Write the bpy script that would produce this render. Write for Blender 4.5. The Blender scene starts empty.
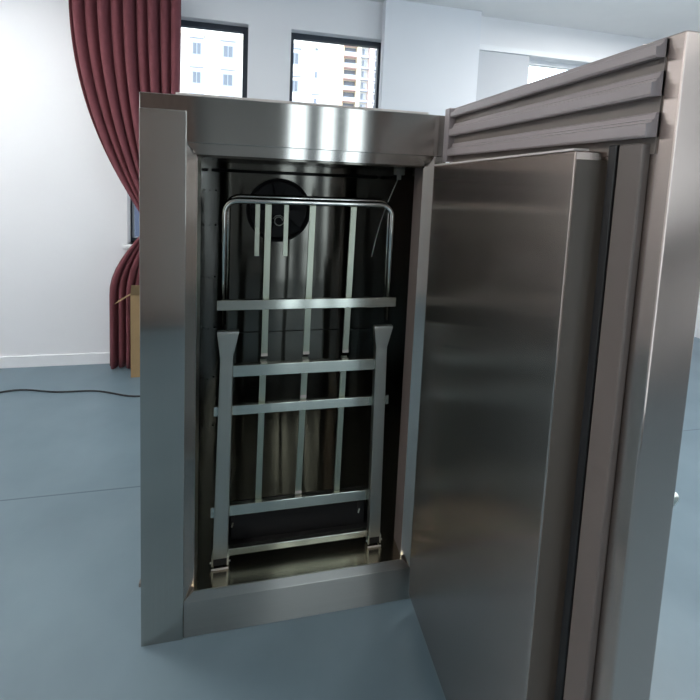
import bpy, bmesh, math, random
from mathutils import Vector, Matrix
random.seed(4)
sc = bpy.context.scene
C = sc.collection

# ------------------------------------------------------------------ camera
R_ = Vector((0.97658527, -0.2105943, 0.04394599))
U_ = Vector((-0.02263668, 0.10254946, 0.99447031))
F_ = Vector((0.21393642, 0.97217984, -0.09538114))
cam = bpy.data.cameras.new('camera')
cam.sensor_fit = 'HORIZONTAL'
cam.sensor_width = 36.0
cam.lens = 22.06822772697317
cam.shift_x = -0.00548074
cam.shift_y = -0.18738866
cam.clip_start = 0.02
cam.clip_end = 500
camo = bpy.data.objects.new('camera', cam)
C.objects.link(camo)
M = Matrix((( R_.x, U_.x, -F_.x, 0.36223328),
            ( R_.y, U_.y, -F_.y, -1.42686443),
            ( R_.z, U_.z, -F_.z, 1.62083866),
            (0, 0, 0, 1)))
camo.matrix_world = M
sc.camera = camo

# ------------------------------------------------------------------ world: overcast daylight
SKY = 3.4
w = bpy.data.worlds.new('overcast_sky')
sc.world = w
w.use_nodes = True
nt = w.node_tree
bg = nt.nodes['Background']
tc = nt.nodes.new('ShaderNodeTexCoord')
sep = nt.nodes.new('ShaderNodeSeparateXYZ')
rmp = nt.nodes.new('ShaderNodeValToRGB')
rmp.color_ramp.elements[0].position = 0.0
rmp.color_ramp.elements[0].color = (0.80, 0.86, 0.92, 1)
rmp.color_ramp.elements[1].position = 0.6
rmp.color_ramp.elements[1].color = (0.93, 0.97, 1.0, 1)
nt.links.new(tc.outputs['Generated'], sep.inputs[0])
nt.links.new(sep.outputs['Z'], rmp.inputs[0])
nt.links.new(rmp.outputs[0], bg.inputs['Color'])
bg.inputs['Strength'].default_value = SKY

sc.view_settings.view_transform = 'Standard'
sc.view_settings.look = 'None'
sc.view_settings.gamma = 1
sc.view_settings.use_curve_mapping = False
sc.view_settings.exposure = 0.5

def portal(x0, x1, z0, z1, y, flip, side=None):
    l = bpy.data.lights.new('window_portal', 'AREA')
    l.shape = 'RECTANGLE'
    l.size = x1 - x0
    l.size_y = z1 - z0
    l.cycles.is_portal = True
    o = bpy.data.objects.new('window_portal', l)
    C.objects.link(o)
    o.location = ((x0 + x1) / 2, y, (z0 + z1) / 2)
    o.rotation_euler = (math.radians(90 if flip else -90), 0, 0)
    if side is not None:      # opening in a side wall: x0..x1 runs along y, y is the wall's x
        o.location = (y, (x0 + x1) / 2, (z0 + z1) / 2)
        o.rotation_euler = (math.radians(90), 0, math.radians(side))

# ------------------------------------------------------------------ materials
def lin(c):
    return tuple(((v / 255) / 12.92 if v / 255 <= .04045 else ((v / 255 + .055) / 1.055) ** 2.4) for v in c) + (1,)

def newmat(name):
    m = bpy.data.materials.new(name)
    m.use_nodes = True
    n = m.node_tree.nodes
    return m, n, m.node_tree.links, n['Principled BSDF']

def plain(name, rgb, rough=.6, metal=0, var=.06, scale=8, bump=0):
    m, n, L, b = newmat(name)
    t = n.new('ShaderNodeTexCoord')
    no = n.new('ShaderNodeTexNoise')
    no.inputs['Scale'].default_value = scale
    no.inputs['Detail'].default_value = 5
    L.new(t.outputs['Object'], no.inputs['Vector'])
    mx = n.new('ShaderNodeMix'); mx.data_type = 'RGBA'
    c = lin(rgb)
    mx.inputs[6].default_value = tuple(max(0, v * (1 - var)) for v in c[:3]) + (1,)
    mx.inputs[7].default_value = tuple(min(1, v * (1 + var)) for v in c[:3]) + (1,)
    L.new(no.outputs['Fac'], mx.inputs[0])
    L.new(mx.outputs[2], b.inputs['Base Color'])
    b.inputs['Roughness'].default_value = rough
    b.inputs['Metallic'].default_value = metal
    if bump:
        bp = n.new('ShaderNodeBump'); bp.inputs['Strength'].default_value = bump
        bp.inputs['Distance'].default_value = .01
        L.new(no.outputs['Fac'], bp.inputs['Height'])
        L.new(bp.outputs[0], b.inputs['Normal'])
    return m

def steel(name, rgb, spread, rough=.28, aniso=.75, stretch=None, streak=.06):
    """brushed stainless: grain runs at right angles to the axis along which reflections spread"""
    m, n, L, b = newmat(name)
    b.inputs['Metallic'].default_value = 1
    t = n.new('ShaderNodeTexCoord')
    mp = n.new('ShaderNodeMapping')
    sc3 = [2.0, 2.0, 2.0]
    ax = {'x': 0, 'y': 1, 'z': 2}[spread]
    sc3[ax] = 260.0
    mp.inputs['Scale'].default_value = sc3
    L.new(t.outputs['Object'], mp.inputs['Vector'])
    no = n.new('ShaderNodeTexNoise')
    no.inputs['Scale'].default_value = 1.0
    no.inputs['Detail'].default_value = 4
    L.new(mp.outputs[0], no.inputs['Vector'])
    mx = n.new('ShaderNodeMix'); mx.data_type = 'RGBA'
    c = lin(rgb)
    mx.inputs[6].default_value = tuple(v * (1 - streak) for v in c[:3]) + (1,)
    mx.inputs[7].default_value = tuple(min(1, v * (1 + streak)) for v in c[:3]) + (1,)
    L.new(no.outputs['Fac'], mx.inputs[0])
    L.new(mx.outputs[2], b.inputs['Base Color'])
    big = n.new('ShaderNodeTexNoise'); big.inputs['Scale'].default_value = 3.5
    L.new(t.outputs['Object'], big.inputs['Vector'])
    mr = n.new('ShaderNodeMapRange')
    mr.inputs['To Min'].default_value = rough * .85
    mr.inputs['To Max'].default_value = rough * 1.15
    L.new(big.outputs['Fac'], mr.inputs['Value'])
    L.new(mr.outputs[0], b.inputs['Roughness'])
    if aniso:
        b.inputs['Anisotropic'].default_value = aniso
        cx = n.new('ShaderNodeCombineXYZ')
        for i in range(3):
            cx.inputs[i].default_value = 1.0 if i == ax else 0.02
        L.new(cx.outputs[0], b.inputs['Tangent'])
    return m

def glass_mat():
    m = bpy.data.materials.new('window_glass'); m.use_nodes = True
    n = m.node_tree.nodes; L = m.node_tree.links
    for x in list(n): n.remove(x)
    o = n.new('ShaderNodeOutputMaterial')
    tr = n.new('ShaderNodeBsdfTransparent'); tr.inputs[0].default_value = (.93, .96, .97, 1)
    gl = n.new('ShaderNodeBsdfGlossy'); gl.inputs['Roughness'].default_value = .03
    fr = n.new('ShaderNodeFresnel'); fr.inputs[0].default_value = 1.45
    mi = n.new('ShaderNodeMixShader')
    L.new(fr.outputs[0], mi.inputs[0]); L.new(tr.outputs[0], mi.inputs[1]); L.new(gl.outputs[0], mi.inputs[2])
    L.new(mi.outputs[0], o.inputs[0])
    return m

def floor_mat():
    m, n, L, b = newmat('blue_grey_floor')
    t = n.new('ShaderNodeTexCoord')
    no = n.new('ShaderNodeTexNoise'); no.inputs['Scale'].default_value = 2.2; no.inputs['Detail'].default_value = 6
    L.new(t.outputs['Object'], no.inputs['Vector'])
    r = n.new('ShaderNodeValToRGB')
    r.color_ramp.elements[0].position = .3; r.color_ramp.elements[0].color = lin((94, 113, 124))
    r.color_ramp.elements[1].position = .75; r.color_ramp.elements[1].color = lin((110, 129, 140))
    L.new(no.outputs['Fac'], r.inputs[0])
    # sheet joints every 1.2 m
    br = n.new('ShaderNodeTexBrick')
    br.offset = 0
    br.inputs['Scale'].default_value = 1
    br.inputs['Mortar Size'].default_value = .004
    br.inputs['Brick Width'].default_value = 14.0
    br.inputs['Row Height'].default_value = 1.8
    br.inputs['Color1'].default_value = (0, 0, 0, 1); br.inputs['Color2'].default_value = (0, 0, 0, 1)
    br.inputs['Mortar'].default_value = (1, 1, 1, 1)
    mp = n.new('ShaderNodeMapping'); mp.inputs['Location'].default_value = (4.0, 1.0, 0)
    L.new(t.outputs['Object'], mp.inputs[0]); L.new(mp.outputs[0], br.inputs['Vector'])
    mx = n.new('ShaderNodeMix'); mx.data_type = 'RGBA'
    L.new(br.outputs['Color'], mx.inputs[0]); L.new(r.outputs[0], mx.inputs[6])
    mx.inputs[7].default_value = lin((70, 88, 102))
    L.new(mx.outputs[2], b.inputs['Base Color'])
    b.inputs['Roughness'].default_value = .38
    return m

FRAME = (186, 184, 178)
M_beam = steel('steel_grain_horizontal', FRAME, 'z', .15, 1.0)
M_rail = steel('steel_grain_lower_rail', FRAME, 'z', .29, 1.0)
M_stile = steel('steel_grain_vertical', FRAME, 'x', .17, 1.0)
M_door = steel('steel_door_liner', (198, 184, 176), 'y', .2, 1.0, streak=.03)
M_inner = steel('steel_interior_shaded', (94, 93, 87), 'z', .13, 1.0)  # base darkened, shade of the cavity is put into the colour
M_innerside = steel('steel_interior_side_shaded', (112, 112, 108), 'z', .15, .9)  # side walls darkened for the cavity's shade as well
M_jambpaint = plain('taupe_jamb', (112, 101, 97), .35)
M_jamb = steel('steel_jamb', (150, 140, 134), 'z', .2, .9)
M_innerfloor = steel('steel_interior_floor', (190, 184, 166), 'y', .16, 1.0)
M_rack = steel('steel_trolley_flat', (200, 204, 194), 'z', .18, .9)
M_slat = steel('steel_trolley_slat', (172, 178, 162), 'x', .32, .4)
M_tube = steel('steel_polished_tube', (205, 205, 198), 'z', .12, 0, streak=.01)
M_seal = plain('grey_seal', (98, 90, 86), .45)
M_mould = plain('mauve_grey_moulding', (150, 142, 143), .4)
M_recess = plain('khaki_grey_recess', (112, 104, 99), .45)
M_edge = steel('steel_bright_edge', (205, 208, 200), 'y', .3, 0)
M_black = plain('black_rubber_and_gap', (16, 16, 18), .5)
M_fan = plain('fan_black', (5, 5, 8), .6)
M_film_glint = plain('pale_film_and_glint', (196, 190, 186), .5)  # film edge, also the painted bright edges of liner and slats
M_dark = plain('dark_gap', (9, 9, 10), .8)
M_wall = plain('white_wall_paint', (222, 224, 228), .85, var=.02, scale=3)
M_wallgrey = plain('grey_wall_paint', (128, 130, 132), .85, var=.03, scale=3)
M_pier = plain('pale_blue_pier_paint', (218, 222, 228), .85, var=.02, scale=3)
M_ceil = plain('white_ceiling_paint', (228, 228, 228), .9, var=.02)
M_alu = plain('dark_window_frame', (38, 46, 58), .5)
M_whiteframe = plain('white_window_frame', (225, 228, 232), .5)
M_curtain = plain('maroon_curtain', (108, 57, 64), .9, var=.15, scale=30)
M_curtain2 = plain('mauve_brown_curtain', (136, 118, 112), .9, var=.12, scale=30)
M_card = plain('tan_cardboard', (146, 122, 88), .85, var=.12, scale=12)
M_floor = floor_mat()
M_glass = glass_mat()
M_cable = plain('black_cable', (18, 20, 24), .5)
M_fwhite = plain('white_facade', (238, 236, 230), .9, var=.03, scale=.3)
M_fpeach = plain('peach_facade', (238, 216, 190), .9, var=.03)
M_fpink = plain('pink_facade', (225, 198, 196), .9, var=.03)
M_fcream = plain('cream_facade', (240, 232, 205), .9, var=.03)
M_fwin = plain('facade_window_glass', (104, 112, 124), .4)
M_fbrown = plain('brown_facade', (150, 110, 100), .9)
M_frail = plain('balcony_rail', (175, 180, 195), .6)
M_slate = plain('slate_facade', (30, 40, 60), .7)
M_ground = plain('outdoor_paving', (150, 150, 145), .9)

# ------------------------------------------------------------------ helpers
class MB:
    def __init__(s): s.bm = bmesh.new()
    def box(s, x0, x1, y0, y1, z0, z1):
        v = [s.bm.verts.new((x, y, z)) for x in (x0, x1) for y in (y0, y1) for z in (z0, z1)]
        for f in ((0, 1, 3, 2), (4, 6, 7, 5), (0, 4, 5, 1), (2, 3, 7, 6), (0, 2, 6, 4), (1, 5, 7, 3)):
            s.bm.faces.new([v[i] for i in f])
        return s
    def hexa(s, p):      # 8 points: bottom quad then top quad
        v = [s.bm.verts.new(q) for q in p]
        for f in ((3, 2, 1, 0), (4, 5, 6, 7), (0, 1, 5, 4), (1, 2, 6, 5), (2, 3, 7, 6), (3, 0, 4, 7)):
            s.bm.faces.new([v[i] for i in f])
        return s
    def tube(s, pts, r, seg=16):
        pts = [Vector(p) for p in pts]
        rings = []
        prev = None
        for i, p in enumerate(pts):
            a = pts[max(0, i - 1)]; b = pts[min(len(pts) - 1, i + 1)]
            t = (b - a).normalized()
            if prev is None:
                u = t.orthogonal().normalized()
            else:
                u = (prev - t * prev.dot(t)).normalized()
            prev = u
            v = t.cross(u)
            rings.append([s.bm.verts.new(p + (u * math.cos(k * 2 * math.pi / seg) + v * math.sin(k * 2 * math.pi / seg)) * r) for k in range(seg)])
        for A, B in zip(rings, rings[1:]):
            for k in range(seg):
                s.bm.faces.new((A[k], A[(k + 1) % seg], B[(k + 1) % seg], B[k]))
        s.bm.faces.new(rings[0][::-1]); s.bm.faces.new(rings[-1])
        return s
    def lathe_y(s, cx, cz, prof, seg=48, close=False):   # profile of (radius, y)
        rings = []
        for r, y in prof:
            rings.append([s.bm.verts.new((cx + r * math.cos(k * 2 * math.pi / seg), y, cz + r * math.sin(k * 2 * math.pi / seg))) for k in range(seg)])
        pr = list(zip(rings, rings[1:]))
        if close: pr.append((rings[-1], rings[0]))
        for A, B in pr:
            for k in range(seg):
                s.bm.faces.new((A[k], B[k], B[(k + 1) % seg], A[(k + 1) % seg]))
        if not close:
            s.bm.faces.new(rings[0]); s.bm.faces.new(rings[-1][::-1])
        return s
    def prism(s, prof, axis, a, b):   # profile polygon extruded along axis from a to b
        def P(q, t):
            return {'x': (t, q[0], q[1]), 'y': (q[0], t, q[1]), 'z': (q[0], q[1], t)}[axis]
        A = [s.bm.verts.new(P(q, a)) for q in prof]; B = [s.bm.verts.new(P(q, b)) for q in prof]
        n = len(prof)
        for k in range(n):
            s.bm.faces.new((A[k], A[(k + 1) % n], B[(k + 1) % n], B[k]))
        s.bm.faces.new(A[::-1]); s.bm.faces.new(B)
        return s
    def build(s, name, mat, parent=None, bevel=0, smooth=False, label=None):
        bmesh.ops.recalc_face_normals(s.bm, faces=s.bm.faces)
        me = bpy.data.meshes.new(name); s.bm.to_mesh(me); s.bm.free()
        me.materials.append(mat)
        if smooth:
            for p in me.polygons: p.use_smooth = True
        o = bpy.data.objects.new(name, me); C.objects.link(o)
        if parent:
            o.parent = parent
            q = parent; off = Vector((0, 0, 0))
            while q: off += q.location; q = q.parent
            o.location = -off if parent.type == 'EMPTY' else Vector((0, 0, 0))
        if bevel:
            bv = o.modifiers.new('edge', 'BEVEL'); bv.width = bevel; bv.segments = 2; bv.limit_method = 'ANGLE'
        if label: o['label'] = label
        return o

def thing(name, label, cat, loc=(0, 0, 0), group=None):
    o = bpy.data.objects.new(name, None); C.objects.link(o)
    o.location = loc; o['label'] = label; o['category'] = cat
    if group: o['group'] = group
    return o
def tag(o, label, cat, group=None):
    o['label'] = label; o['category'] = cat
    if group: o['group'] = group
    return o
def struct(o):
    o['kind'] = 'structure'
    return o

# ------------------------------------------------------------------ room shell
YB = 2.35      # wall behind the cabinet
YF = -3.2      # wall behind the photographer
XL, XR = -2.6, 5.2
ZC = 3.15
struct(MB().box(XL - .2, XR + .2, YF - .2, YB + .2, -.12, 0).build('floor', M_floor))
struct(MB().box(XL - .2, XR + .2, YF - .2, YB + .2, ZC, ZC + .12).build('ceiling', M_ceil))
SW = (-2.7, 1.6)     # added side window that brightens the room, from y to y
struct(MB().box(XL - .2, XL, YF - .2, YB + .2, 0, ZC).build('wall_left', M_wall))
for nm, a, b in (('wall_right', XR, XR + .2),):
    mb = MB()
    mb.box(a, b, YF - .2, SW[0], 0, ZC).box(a, b, SW[1], YB + .2, 0, ZC)
    mb.box(a, b, SW[0], SW[1], 0, .9).box(a, b, SW[0], SW[1], 2.84, ZC)
    struct(mb.build(nm, M_wall))
# back wall: three openings
HEAD = 2.84; SILL = 1.0
wins = [(-.69, .235), (.585, 1.40), (2.83, 4.6)]
mb = MB()
xs = [XL - .0] + [v for w_ in wins for v in w_] + [XR]
for a, b in zip(xs[0::2], xs[1::2]): mb.box(a, b, YB, YB + .2, 0, ZC)
for a, b in wins:
    mb.box(a, b, YB, YB + .2, 0, SILL); mb.box(a, b, YB, YB + .2, HEAD, ZC)
struct(mb.build('wall_back', M_wall))
struct(MB().box(1.37, 2.26, YB - .10, YB - .001, .1, ZC - .001).build('trim_1', M_pier))
struct(MB().box(XL, XR, YB - .015, YB, 0, .09).build('baseboard_back', M_whiteframe))
struct(MB().box(2.262, XR, YB - .04, YB - .001, HEAD, HEAD + .05).build('trim_2', M_whiteframe))
struct(MB().box(2.2605, 2.825, YB - .02, YB - .001, .1, HEAD - .001).build('trim_5', plain('cool_grey_pier_side', (186, 190, 196), .85, var=.02)))  # column side, coloured greyer than the pier face
# front wall (behind the camera), one wide three-pane window with curtains
fw = (.62, 1.50)
mb = MB()
fw_fill = (2.3, 4.9)  # second opening added to let more light into the room
for a, b in ((XL, fw[0]), (fw[1], fw_fill[0]), (fw_fill[1], XR)): mb.box(a, b, YF - .2, YF, 0, ZC)
for a, b, c, d in (fw + (.12, 3.0), fw_fill + (.9, 2.84)): mb.box(a, b, YF - .2, YF, 0, c); mb.box(a, b, YF - .2, YF, d, ZC)
struct(mb.build('wall_front', M_wallgrey))

def window(idx, x0, x1, z0, z1, y, mat, fl=.03, mull=(), fr=None):
    wdw = bpy.data.objects.new('window_%d' % idx, None); C.objects.link(wdw)
    wdw.location = ((x0 + x1) / 2, y, z0); struct(wdw)
    fr = fr or fl
    m = MB()
    m.box(x0, x0 + fl, y - .03, y + .03, z0, z1); m.box(x1 - fr, x1, y - .03, y + .03, z0, z1)
    m.box(x0 + fl, x1 - fr, y - .03, y + .03, z0, z0 + .04); m.box(x0 + fl, x1 - fr, y - .03, y + .03, z1 - .04, z1)
    for (c, hw) in mull: m.box(c - hw, c + hw, y - .03, y + .03, z0 + .04, z1 - .04)
    m.build('window_frame', mat, wdw)
    MB().box(x0 + fl, x1 - fr, y - .004, y + .004, z0 + .04, z1 - .04).build('pane', M_glass, wdw)
    return wdw
wy = YB + .12
window(1, -.69, .235, SILL, HEAD, wy, M_alu, .015, fr=.045)
window(2, .585, 1.40, SILL, HEAD, wy, M_alu, .03)
window(3, 2.83, 4.6, SILL, HEAD, wy, M_whiteframe, .03, [(3.9, .02)])
window(4, fw[0], fw[1], .12, 3.0, YF - .1, M_alu, .03, [(.915, .075), (1.215, .065)])
window(5, fw_fill[0], fw_fill[1], .9, 2.84, YF - .1, M_alu, .03, [(3.6, .03)])  # added window, brightens the room from behind the camera
portal(fw_fill[0], fw_fill[1], .9, 2.84, YF - .19, True)
def added_side_window(idx, x, side):
    wd = window(idx, -(SW[1] - SW[0]) / 2, (SW[1] - SW[0]) / 2, .9, 2.84, 0, M_alu, .03, [(-.7, .02), (.7, .02)])
    wd.location = (x, (SW[0] + SW[1]) / 2, .9)
    wd.rotation_euler = (0, 0, math.radians(90))
    portal(SW[0], SW[1], .9, 2.84, x + (.09 if side > 0 else -.09), True, side)
added_side_window(6, XR + .1, 90)  # added window, extra daylight from the right wall
for a, b in wins: portal(a, b, SILL, HEAD, YB + .19, False)
portal(fw[0], fw[1], .12, 3.0, YF - .19, True)
# window boards
struct(MB().box(-.72, .26, YB - .05, YB + .11, SILL - .03, SILL).build('trim_3', M_whiteframe, bevel=.004))
struct(MB().box(.56, 1.36, YB - .05, YB + .11, SILL - .03, SILL).build('trim_4', M_whiteframe, bevel=.004))

M_fill = bpy.data.materials.new('fill_diffuser'); M_fill.use_nodes = True  # glowing panels of the added fill lights
_b = M_fill.node_tree.nodes['Principled BSDF']
_b.inputs['Emission Color'].default_value = (1, .98, .94, 1)
_b.inputs['Emission Strength'].default_value = 30.0
for (lx, ly, wh) in ((-1.7, -1.3, 'over the left side of the room, nearest the long curtain'), (3.2, -1.3, 'over the right side of the room, beside the open door'),
                     (3.4, 1.2, 'over the right side of the room, near the row of windows'), (-1.7, 1.0, 'over the left side of the room, near the tied curtain')):
    lt = thing('added_fill_light', 'added white rectangular fill light under the ceiling ' + wh, 'light', (lx, ly, ZC - .06), 'added fill lights')  # invented fixtures, put in to brighten the room
    MB().box(lx - .62, lx + .62, ly - .17, ly + .17, ZC - .05, ZC - .0005).build('fill_housing', M_whiteframe, lt, bevel=.004)
    MB().box(lx - .60, lx + .60, ly - .15, ly + .15, ZC - .056, ZC - .0502).build('fill_diffuser', M_fill, lt)

# ------------------------------------------------------------------ the freezer cabinet
W, H, D = 1.0, 1.85, .98
cab = thing('freezer_cabinet', 'tall brushed stainless steel freezer cabinet with its door swung wide open', 'freezer', (.5, .5, 0))
# carcass: outer shell round the cavity
cx0, cx1, cy0, cy1, cz0, cz1 = .115, .975, .10, .78, .165, 1.665
mb = MB()
mb.box(0, cx0, .012, D, 0, H); mb.box(cx1, W, .012, D, 0, H)
mb.box(cx0, cx1, cy1, D, 0, H)
mb.box(cx0, cx1, .012, cy1, 0, cz0 - .012); mb.box(cx0, cx1, .012, cy1, cz1 + .012, H)
body = mb.build('carcass', M_stile, cab)
# inner lining
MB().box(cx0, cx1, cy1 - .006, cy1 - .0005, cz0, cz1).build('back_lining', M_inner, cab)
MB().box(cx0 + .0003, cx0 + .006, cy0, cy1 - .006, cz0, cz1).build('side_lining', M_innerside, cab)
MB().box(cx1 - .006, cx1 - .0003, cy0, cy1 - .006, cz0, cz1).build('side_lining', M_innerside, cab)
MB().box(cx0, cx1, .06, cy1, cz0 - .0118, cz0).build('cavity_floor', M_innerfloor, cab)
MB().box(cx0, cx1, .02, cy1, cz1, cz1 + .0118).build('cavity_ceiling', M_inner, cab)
# corner angle, rivets
mb = MB()
mb.box(cx0 + .006, cx0 + .009, cy1 - .05, cy1 - .006, cz0, cz1 - .02)
mb.box(cx0 + .009, cx0 + .05, cy1 - .009, cy1 - .006, cz0, cz1 - .02)
ca = mb.build('corner_angle', M_innerside, cab)
for z in (1.53, 1.36, 1.10, .84, .58, .32):
    MB().lathe_y(cx0 + .036, z, [(.005, cy1 - .0095), (.005, cy1 - .012), (.003, cy1 - .013)], 12).build('rivet', M_dark, ca)
    MB().box(cx0 + .0092, cx0 + .0105, cy1 - .036, cy1 - .028, z - .004, z + .004).build('rivet', M_dark, ca)
# conduit under the ceiling on the back wall
MB().tube([(.13, .755, 1.628), (.5, .755, 1.628), (.96, .755, 1.628)], .008, 12).build('conduit', M_black, cab, smooth=True)
MB().box(.13, .96, cy1 - .008, cy1 - .0062, .805, .809).build('lining_seam', M_dark, cab)
# face frame
MB().box(0, W, 0, .0119, H - .143, H).build('face_header', M_beam, cab, bevel=.002)
MB().box(0, .135, -.004, .0119, 0, H - .047).build('face_stile', M_stile, cab, bevel=.0015)
MB().box(.957, W, 0, .0119, .136, H - .1432).build('face_stile', M_stile, cab, bevel=.0015)
MB().box(.1352, W, 0, .0119, 0, .136).build('face_rail', M_rail, cab, bevel=.002)
# splayed trim of the opening: from (ox) face edge to inner edge, 0.033 in and 0.02 back
ox0, ox1, oz0, oz1 = .135, .957, .136, 1.707
ix0, ix1, iz0, iz1 = .166, .926, .168, 1.672
yb = .005
def strip(a, b, c, d):
    bm = MB(); t = .004
    q = [Vector(v) for v in (a, b, c, d)]
    n = (q[1] - q[0]).cross(q[3] - q[0]).normalized()
    if n.y < 0: n = -n
    bm.hexa(q + [v + n * t for v in q])
    return bm
ys = .022
strip((ox0, 0, oz0), (ix0, ys, iz0), (ix0, ys, iz1), (ox0, 0, oz1)).build('opening_trim', M_stile, cab)
strip((ox1, 0, oz0), (ix1, ys, iz0), (ix1, ys, iz1), (ox1, 0, oz1)).build('opening_trim', M_stile, cab)
strip((ox0, 0, oz1), (ox1, 0, oz1), (ix1, yb, iz1), (ix0, yb, iz1)).build('opening_trim', M_beam, cab)
strip((ox0, 0, oz0), (ox1, 0, oz0), (ix1, yb, iz0), (ix0, yb, iz0)).build('opening_trim', M_rail, cab)
for q_, e_ in ((((ox0, oz0), (ix0, oz0), (ix0, iz0)), 1), (((ox1, oz0), (ix1, oz0), (ix1, iz0)), 1), (((ox0, oz1), (ix0, oz1), (ix0, iz1)), 1), (((ox1, oz1), (ix1, oz1), (ix1, iz1)), 1)):
    MB().prism(list(q_), 'y', .0053, .024).build('corner_fillet', M_recess, cab)
# jamb returns
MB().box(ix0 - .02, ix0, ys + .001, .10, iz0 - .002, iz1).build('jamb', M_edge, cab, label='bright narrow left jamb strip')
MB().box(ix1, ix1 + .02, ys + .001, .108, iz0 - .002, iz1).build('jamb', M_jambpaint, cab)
MB().box(ix0, ix1, yb + .001, .06, iz0 - .012, iz0 - .001).build('threshold', M_innerfloor, cab)
# top cap plate
MB().box(.10, .93, .012, .96, H, H + .009).build('top_cap', M_film_glint, cab, bevel=.002)
MB().box(.935, .995, .02, .5, H, H + .003).build('top_gap', M_black, cab)  # black strip stands in for the dark gap beside the cap
# fan on the back wall
fcx, fcz, fr = .455, 1.441, .160
fan = MB().lathe_y(fcx, fcz, [(fr, cy1 - .0065), (fr, cy1 - .03), (fr - .012, cy1 - .034), (fr - .016, cy1 - .03), (fr - .02, cy1 - .010)], 48).build('fan', M_fan, cab, smooth=False)
MB().lathe_y(fcx, fcz, [(.05, cy1 - .012), (.05, cy1 - .045), (.035, cy1 - .05)], 32).build('fan_hub', M_fan, fan, bevel=.002)
for k in range(5):
    a = k * 2 * math.pi / 5 + .3
    m = MB()
    ca_, sa_ = math.cos(a), math.sin(a)
    def fp(r, t, y): return (fcx + r * ca_ - t * sa_, y, fcz + r * sa_ + t * ca_)
    m.hexa([fp(.045, -.02, cy1 - .018), fp(.135, -.045, cy1 - .016), fp(.14, .04, cy1 - .030), fp(.045, .018, cy1 - .036),
            fp(.045, -.02, cy1 - .021), fp(.135, -.045, cy1 - .019), fp(.14, .04, cy1 - .033), fp(.045, .018, cy1 - .039)])
    m.build('fan_blade', M_fan, fan)
# wire fan guard motif in front
m = MB()
for s_ in (1,):
    pts = [(fcx + .018 * (1 + .5 * t / 10) * math.cos(t * .7), cy1 - .055, fcz - .05 + .018 * (1 + .5 * t / 10) * math.sin(t * .7)) for t in range(14)]
    m.tube(pts, .0025, 8)
m.build('fan_wire', M_edge, fan, smooth=True)
# sensor clip and capillary wire hanging from the ceiling
sb = MB().box(.908, .948, .285, .315, 1.640, 1.6648).box(.92, .936, .292, .308, 1.62, 1.640).build('sensor_clip', M_edge, cab, bevel=.002)
pts = []
for i in range(13):
    t = i / 12
    pts.append((.926 - .10 * t - .012 * math.sin(t * math.pi), .30, 1.628 - .335 * t))
MB().tube(pts, .0016, 8).build('sensor_wire', M_edge, sb, smooth=True)
# latch keeper on the left side, foot of the cabinet
lk = MB().box(-.016, -.0005, .06, .10, .15, .185).box(-.026, -.016, .07, .09, .15, .165).build('latch_keeper', M_seal, cab, bevel=.002)
# hinge knuckles between cabinet and door
for z in (1.60, .95, .25):
    MB().tube([(1.012, -.008, z - .05), (1.012, -.008, z + .05)], .009, 14).build('hinge', M_edge, cab, smooth=False)

# ------------------------------------------------------------------ door, swung open square to the front
dy0, dy1, dz0, dz1 = -.86, -.022, .04, 1.872
door = MB().box(1.002, 1.09, dy0, dy1, dz0, dz1).build('door', M_door, cab, bevel=.003)
# plug liner
px = .94; ly0, ly1, lz0, lz1 = -.717, -.045, .075, 1.677
lin_ = MB().prism([(px, ly0), (px, ly1), (1.0018, ly1), (1.0018, ly0 - .012)], 'z', lz0, lz1).build('door_liner', M_door, door, bevel=.0025)
for v in lin_.data.vertices:
    if v.co.z > 1.6: v.co.z += -.004 if v.co.y > -.4 else .013
le = MB().box(px - .0025, px + .03, ly0 + .002, ly1 - .002, lz1 + .0003, lz1 + .0045).build('liner_edge_highlight', M_film_glint, door)  # pale strip paints the highlight on the liner's top edge
for v in le.data.vertices: v.co.z += -.004 if v.co.y > -.4 else .013
MB().prism([(px + .002, ly0 - .0008), (1.0016, ly0 - .0125), (1.0016, ly0 - .0142), (px + .002, ly0 - .0025)], 'z', lz0 + .003, lz1 - .003).build('liner_side_sheet', plain('dark_khaki_sheet', (86, 79, 72), .4), door, label='thin dark khaki sheet added over the free side of the liner')  # thin dark sheet added to darken the liner's reflective side
# stepped mouldings above the liner
def mould(z0, z1, dep, y0=dy0 + .03, y1=-.06):
    c = 1.0018
    h = z1 - z0
    prof = [(c, z0 + .002), (c - dep, z0), (c - dep - .003, z0 + .004), (c - dep - .003, z0 + h * .52), (c - dep * .7, z0 + h * .60),
            (c - dep * .7, z0 + h * .68), (c - dep * .5, z0 + h * .74), (c - dep * .4, z1 - .003), (c - dep * .3, z1), (c, z1)]
    return MB().prism(prof, 'y', y0, y1)
MB().box(.9985, 1.0018, dy0 + .03, -.06, lz1 + .005, 1.868).build('moulding_back', M_recess, door)
mould(1.836, 1.868, .020).build('door_moulding', M_mould, door)
mould(1.774, 1.816, .022).build('door_moulding', M_mould, door)
mould(1.708, 1.750, .024).build('door_moulding', M_mould, door)
MB().box(.975, 1.0018, -.06 + .0005, -.0225, lz1 + .012, dz1 - .004).build('door_end_strip', M_mould, door, bevel=.003)
# gasket down the free edge and the hinge edge
MB().box(.985, 1.0018, -.765, -.745, .06, 1.70).build('door_gasket', M_black, door, bevel=.003)
MB().box(.985, 1.0018, -.82, -.768, .06, 1.70).build('door_edge_trim', M_seal, door, bevel=.004)
MB().tube([(px - .003, ly0 + .004, .30), (px - .003, ly0 + .004, .48)], .002, 8).build('liner_glint', M_edge, door)  # thin bright rod stands in for a glint on the liner edge
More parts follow.
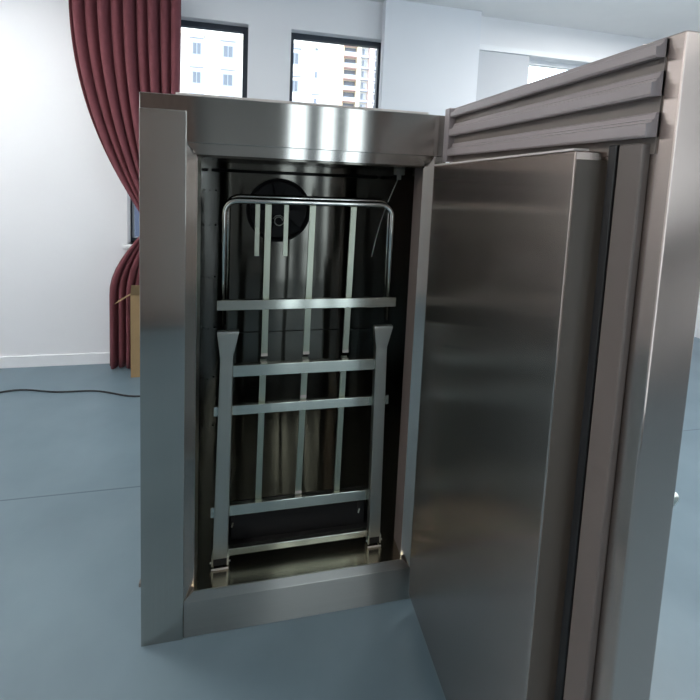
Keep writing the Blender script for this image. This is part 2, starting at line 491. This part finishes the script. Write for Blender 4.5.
# lever handle on the outside face of the door
hd = MB().box(1.0902, 1.11, -.83, -.79, .88, 1.08).build('door_handle', M_edge, door, bevel=.004)
MB().tube([(1.11, -.81, 1.04), (1.15, -.81, 1.04), (1.155, -.80, 1.02), (1.155, -.70, .90)], .009, 12).build('handle_lever', M_edge, hd, smooth=True)

# ------------------------------------------------------------------ trolley rack inside
tr = thing('rack_trolley', 'stainless steel slatted rack trolley parked inside the open freezer cabinet', 'trolley', (.545, .12, .165))
def arc(cx, cz, r, a0, a1, y, n=8):
    return [(cx + r * math.cos(math.radians(a0 + (a1 - a0) * i / n)), y, cz + r * math.sin(math.radians(a0 + (a1 - a0) * i / n))) for i in range(n + 1)]
def loop(y, x0, x1, zt, zb, r=.045):
    return [(x0, y, zb)] + arc(x0 + r, zt - r, r, 180, 90, y) + arc(x1 - r, zt - r, r, 90, 0, y) + [(x1, y, zb)]
yr = .14
MB().tube(loop(yr + .012, .239, .860, 1.522, 1.07), .0115, 18).build('handle_tube', M_tube, tr, smooth=True)
MB().tube(loop(yr + .075, .245, .868, 1.532, 1.12), .0115, 18).build('rear_tube', M_tube, tr, smooth=True)
for q_ in (.2385, .862): MB().box(q_, q_ + .007, yr + .012, yr + .075, 1.135, 1.150).build('tube_bridge', M_rack, tr)
def bar(x0, x1, z, h=.036, y=yr - .02, t=.018, nm='crossbar'):
    return MB().box(x0, x1, y, y + t, z - h / 2, z + h / 2).build(nm, M_rack, tr, bevel=.0015)
bar(.221, .884, 1.149)
bar(.215, .875, .754)
bar(.208, .868, .360, .042)
for (xt, xb) in ((.392, .390), (.552, .545), (.706, .697)):
    w_ = .0115
    s1 = MB().hexa([(xb - w_, yr, .951), (xb + w_, yr, .951), (xb + w_, yr + .012, .951), (xb - w_, yr + .012, .951),
               (xt - w_, yr, 1.512), (xt + w_, yr, 1.512), (xt + w_, yr + .012, 1.512), (xt - w_, yr + .012, 1.512)]).build('slat', M_slat, tr, bevel=.001)
for (xt, xb) in ((.387, .381), (.543, .533), (.693, .686)):
    w_ = .0115
    MB().hexa([(xb - w_, yr, .376), (xb + w_, yr, .376), (xb + w_, yr + .012, .376), (xb - w_, yr + .012, .376),
               (xt - w_, yr, .932), (xt + w_, yr, .932), (xt + w_, yr + .012, .932), (xt - w_, yr + .012, .932)]).build('slat', M_slat, tr, bevel=.001)
for x in (.354, .460):
    MB().box(x - .009, x + .009, yr + .070, yr + .080, 1.31, 1.524).build('rear_slat', M_slat, tr, bevel=.001)
for (x, z) in ((.390, .948), (.545, .948), (.697, .948), (.540, .776), (.5335, .385)):
    MB().box(x - .0118, x + .0118, yr - .0025, yr - .0004, z, z + .010).build('bright_slat_end', M_film_glint, tr)  # pale colour put on for the bright slat ends
# front posts with flared heads
def post(xa, xb, xta, xtb, zt, xna, xnb, zn, zb=.205):
    y0, y1 = .082, .118
    m = MB()
    lv = [(xa, xb, zb, y0, y1), (xna, xnb, zn - .02, y0, y1), (xna, xnb, zn, y0, y1), (xta, xtb, zt, y0 - .004, y1 - .016)]
    rings = [[m.bm.verts.new(p) for p in ((a, u, z), (b, u, z), (b, v, z), (a, v, z))] for a, b, z, u, v in lv]
    for A, B in zip(rings, rings[1:]):
        for k in range(4): m.bm.faces.new((A[k], A[(k + 1) % 4], B[(k + 1) % 4], B[k]))
    m.bm.faces.new(rings[0][::-1]); m.bm.faces.new(rings[-1])
    p = m.build('post', M_rack2, tr, bevel=.002)
    MB().box(xta + .001, xtb - .001, y0 - .003, y1 - .018, zt + .0003, zt + .005).build('post_cap', M_edge, p)
    c = (xa + xb) / 2
    # swivel bracket and small caster at the foot
    br = MB().box(xa - .004, xa + .002, y0 - .002, y1, .178, .212).build('caster_bracket', M_edge, p, bevel=.001)
    MB().box(xb - .002, xb + .004, y0 - .002, y1, .178, .212).build('caster_bracket', M_edge, p, bevel=.001)
    MB().tube([(xa - .010, (y0 + y1) / 2 - .012, .188), (xb + .010, (y0 + y1) / 2 - .012, .188)], .003, 8).build('axle', M_edge, br)
    MB().box(xa - .004, xb + .004, y0 - .006, y0 - .0022, .1665, .1715).build('caster_lip', M_film_glint, br)
    MB().box(xa + .0022, xb - .0022, y0 + .001, y1 - .002, .1815, .2045).build('caster_gap', M_black, br)  # black block stands in for the dark gap inside the bracket
    rr = .0078
    q = MB().tube([(xa + .004, (y0 + y1) / 2, .165 + rr + .0003), (xb - .004, (y0 + y1) / 2, .165 + rr + .0003)], rr, 24).build('caster_wheel', M_black, br)
M_rack2 = steel('steel_trolley_post', (178, 178, 170), 'x', .36, .2)
post(.221, .274, .226, .300, 1.062, .237, .281, .970)
post(.812, .858, .791, .864, 1.064, .803, .846, .985)
bar(.276, .808, .918, .042, .088, .024)
bar(.272, .806, .218, .026, .090, .02, 'base_bar')
# struts from posts to the rear frame
for (x0, x1) in ((.243, .257), (.842, .856)):
    MB().box(x0, x1, .117, .139, 1.072 - .12, 1.072 - .10).build('strut', M_rack, tr)
    MB().box(x0 - .012, x1 - .012, .117, .123, .74, .77).build('strut', M_rack, tr)
    MB().box(x0 - .02, x1 - .02, .117, .123, .345, .375).build('strut', M_rack, tr)
# base platform behind the base bar, with near-black upright panel
MB().box(.245, .845, .1105, .30, .205, .212).build('base_platform', M_dark, tr)
MB().box(.282, .806, .150, .156, .2125, .372).build('dark_panel', M_dark, tr)
for x in (.26, .80):
    q = MB().box(x, x + .03, .25, .28, .1975, .2048).build('rear_caster_plate', M_edge, tr)
    MB().tube([(x + .004, .265, .1813), (x + .026, .265, .1813)], .016, 20).build('caster_wheel', M_black, q)
for (x, z) in ((.285, .298), (.775, .292)):
    MB().tube([(x, .1245, z - .008), (x + .004, .1245, z + .008)], .003, 8).build('hook', M_edge, tr)
    MB().box(x - .004, x + .008, .126, .1325, z - .01, .345).build('hook_tab', M_dark, tr)

# ------------------------------------------------------------------ curtains
def curtain(name, label, xa, xb, z0, z1, y, folds, tie=None, amp=.035, group=None, mat=None):
    n, mz = folds * 10, 40
    bm = MB()
    rows = []
    for j in range(mz + 1):
        z = z1 + (z0 - z1) * j / mz
        a, b = xa, xb
        k = 1.0
        if tie:
            tz, ta, tb, ba, bb = tie
            if z >= tz:
                t = (z1 - z) / (z1 - tz)
                e = t ** 2.2
                a = xa + (ta - xa) * e; b = xb + (tb - xb) * t ** 2.5
            else:
                t = min(1, (tz - z) / .55)
                e = math.sin(t * math.pi / 2)
                a = ta + (ba - ta) * e; b = tb + (bb - tb) * e
            k = .55 + .45 * min(1, abs(z - tz) / .5)
        row = []
        for i in range(n + 1):
            u = i / n
            ph = u * folds * 2 * math.pi + .25 * math.sin(z * 2.1 + u * 9)
            yy = y + amp * k * (math.sin(ph) + .35 * math.sin(ph * .53 + 1.7))
            row.append(bm.bm.verts.new((a + (b - a) * u + .008 * math.cos(ph), yy, z)))
        rows.append(row)
    for A, B in zip(rows, rows[1:]):
        for i in range(n): bm.bm.faces.new((A[i], A[i + 1], B[i + 1], B[i]))
    root = thing(name, label, 'curtain', ((xa + xb) / 2, y, z0), group)
    o = bm.build('curtain_cloth', mat or M_curtain, root, smooth=True)
    s = o.modifiers.new('cloth', 'SOLIDIFY'); s.thickness = .003; s.offset = 0
    MB().tube([(xa - .1, y, z1 + .02), (xb + .1, y, z1 + .02)], .012, 12).build('curtain_rod', M_alu, root)
    if tie:
        tz, ta, tb, ba, bb = tie
        m = MB(); seg = 24
        rr = [(ta + tb) / 2, (tb - ta) / 2 + .012]
        pts = [(rr[0] + rr[1] * math.cos(t * 2 * math.pi / seg), y + (amp + .02) * math.sin(t * 2 * math.pi / seg), tz + .02 * math.cos(t * 2 * math.pi / seg)) for t in range(seg + 1)]
        m.tube(pts, .008, 8).build('tieback', M_curtain, root, smooth=True)
    return root
curtain('window_curtain', 'maroon curtain tied back behind the left side of the steel cabinet', -1.05, -.275, .02, 2.93, YB - .13, 9,
        tie=(1.17, -.50, -.33, -.80, -.28))
curtain('window_curtain', 'long mauve brown curtain on the wall facing the cabinet, left of its window', -2.5, -.30, .02, 2.95, YF + .12, 28, mat=M_curtain2)
curtain('window_curtain', 'bunched mauve brown curtain on the wall facing the cabinet, right of its window', 1.53, 1.72, .02, 2.95, YF + .12, 3, mat=M_curtain2)

# ------------------------------------------------------------------ cardboard box by the wall
bx = thing('cardboard_box', 'tall open tan cardboard box on the floor beside the maroon curtain', 'box', (-.42, 2.0, 0))
mb = MB()
x0, x1, y0, y1, zt = -.588, -.22, 2.05, 2.135, .655
t = .006
mb.box(x0, x1, y0, y0 + t, .001, zt).box(x0, x1, y1 - t, y1, .001, zt).box(x0, x0 + t, y0 + t, y1 - t, .001, zt).box(x1 - t, x1, y0 + t, y1 - t, .001, zt).box(x0 + t, x1 - t, y0 + t, y1 - t, .001, .007)
mb.build('carton', M_card, bx)
MB().hexa([(x0, y0, zt), (x0, y1, zt), (x0, y1, zt + .005), (x0, y0, zt + .005),
           (x0 - .11, y0, zt - .07), (x0 - .11, y1, zt - .07), (x0 - .11, y1, zt - .065), (x0 - .11, y0, zt - .065)]).build('flap', M_card, bx)
MB().hexa([(x0, y0, zt), (x1, y0, zt), (x1, y0 + .005, zt), (x0, y0 + .005, zt),
           (x0 + .02, y0 - .05, zt + .09), (x1 - .02, y0 - .05, zt + .09), (x1 - .02, y0 - .045, zt + .09), (x0 + .02, y0 - .045, zt + .09)]).build('flap', M_card, bx)

# ------------------------------------------------------------------ cable on the floor
pts = []
for i in range(41):
    t = i / 40
    pts.append((-1.5 + 1.45 * t, 1.86 + .06 * math.sin(t * 7.0) - .10 * t ** 3 + .03 * math.sin(t * 15), .0065))
tag(MB().tube(pts, .006, 10).build('power_cable', M_cable, smooth=True), 'black power cable running across the blue floor towards the cabinet', 'cable')

# ------------------------------------------------------------------ outside: ground and buildings
struct(MB().box(-90, 160, YB + 1.5, 220, -12.2, -12).build('ground', M_ground))
def facade_window(root, x, z, w_, h, y, cols=2, shut=True):
    f = MB().box(x - w_ / 2, x + w_ / 2, y - .12, y - .01, z, z + h).build('window', M_frail, root)
    m = MB()
    cw = (w_ - .2) / cols
    for c in range(cols):
        m.box(x - w_ / 2 + .1 + c * cw + .04, x - w_ / 2 + .1 + (c + 1) * cw - .04, y - .16, y - .121, z + .1, z + h - .1)
    m.build('pane', M_fwin, f)
    if shut:
        MB().box(x - w_ / 2 - .2, x + w_ / 2 + .2, y - .5, y - .01, z + h + .35, z + h + .75).build('awning', M_frail, root)
by = 46.0
b1 = thing('apartment_block', 'white apartment block with paired windows seen through the glass above the cabinet', 'building', (3, by + 5, -12))
MB().box(-16, 8.55, by, by + 12, -12, 30).build('facade', M_fwhite, b1)
b2y = 112.0
b2 = thing('apartment_tower', 'peach and pink apartment tower with stacked balconies beyond the white block', 'building', (32, b2y + 8, -12))
for k in range(6):
    z = 1.9 + k * 2.85
    for (x, ww) in ((-13.6, 1.3), (-10.2, 1.1), (-6.25, 1.0), (-3.2, 1.15), (.9, 1.15), (3.6, 1.0)):
        facade_window(b1, x, z, ww, 1.25, by)
    facade_window(b1, 5.9, z + 1.6, .45, .8, by, 1, k % 2 == 0)
MB().box(-16, 8.55, by - .25, by - .001, 4.4, 4.7).box(-16, 8.55, by - .25, by - .001, 15.2, 15.5).build('ledge', M_fcream, b1)
# tower strips
MB().box(17.0, 17.9, b2y, b2y + 8, -12, 58).build('facade_strip', M_fbrown, b2)
MB().box(17.9, 20.7, b2y - .4, b2y + 8, -12, 58).build('facade_strip', M_fpeach, b2)
MB().box(20.7, 24.3, b2y + 1.6, b2y + 8, -12, 58).build('facade', M_fcream, b2)
MB().box(24.3, 25.3, b2y - .2, b2y + 8, -12, 58).build('facade_strip', M_fcream, b2)
MB().box(25.3, 27.6, b2y + 1.2, b2y + 8, -12, 58).build('facade', M_fwhite, b2)
MB().box(27.6, 28.8, b2y - .4, b2y + 8, -12, 58).build('facade_strip', M_fpink, b2)
MB().box(28.8, 31.6, b2y + .8, b2y + 8, -12, 58).build('facade', M_fwhite, b2)
for k in range(12):
    z = 13.2 + k * 2.87
    bl = MB().box(20.71, 24.29, b2y - 1.0, b2y + 1.59, z - .35, z).build('balcony', M_fpink, b2)
    MB().box(21.3, 24.2, b2y + 1.4, b2y + 1.59, z + .02, z + 2.3).build('pane', M_fwin, bl)
    MB().box(20.72, 24.28, b2y - 1.0, b2y - .9, z + .001, z + .7).build('railing', M_frail, bl)
    for (x, w_) in ((26.4, 1.2), (30.0, 1.3)):
        f = MB().box(x - w_ / 2, x + w_ / 2, b2y + .6, b2y + .79, z + .7, z + 2.2).build('window', M_frail, b2)
        MB().box(x - w_ / 2 + .12, x - .05, b2y + .5, b2y + .599, z + .8, z + 2.1).build('pane', M_fwin, f)
        MB().box(x - 1.0, x + 1.0, b2y - .3, b2y + .79, z - .2, z + .35).build('balcony', M_frail, b2)
b3 = thing('low_building', 'dark slate blue low building outside the window behind the curtain', 'building', (-5.5, 14, -12))
MB().box(-8.8, 3.2, 12, 18, -12, 1.45).build('facade', M_slate, b3)
MB().box(-9.0, 3.4, 11.8, 18.2, 1.4501, 1.58).build('roof', M_fwin, b3)
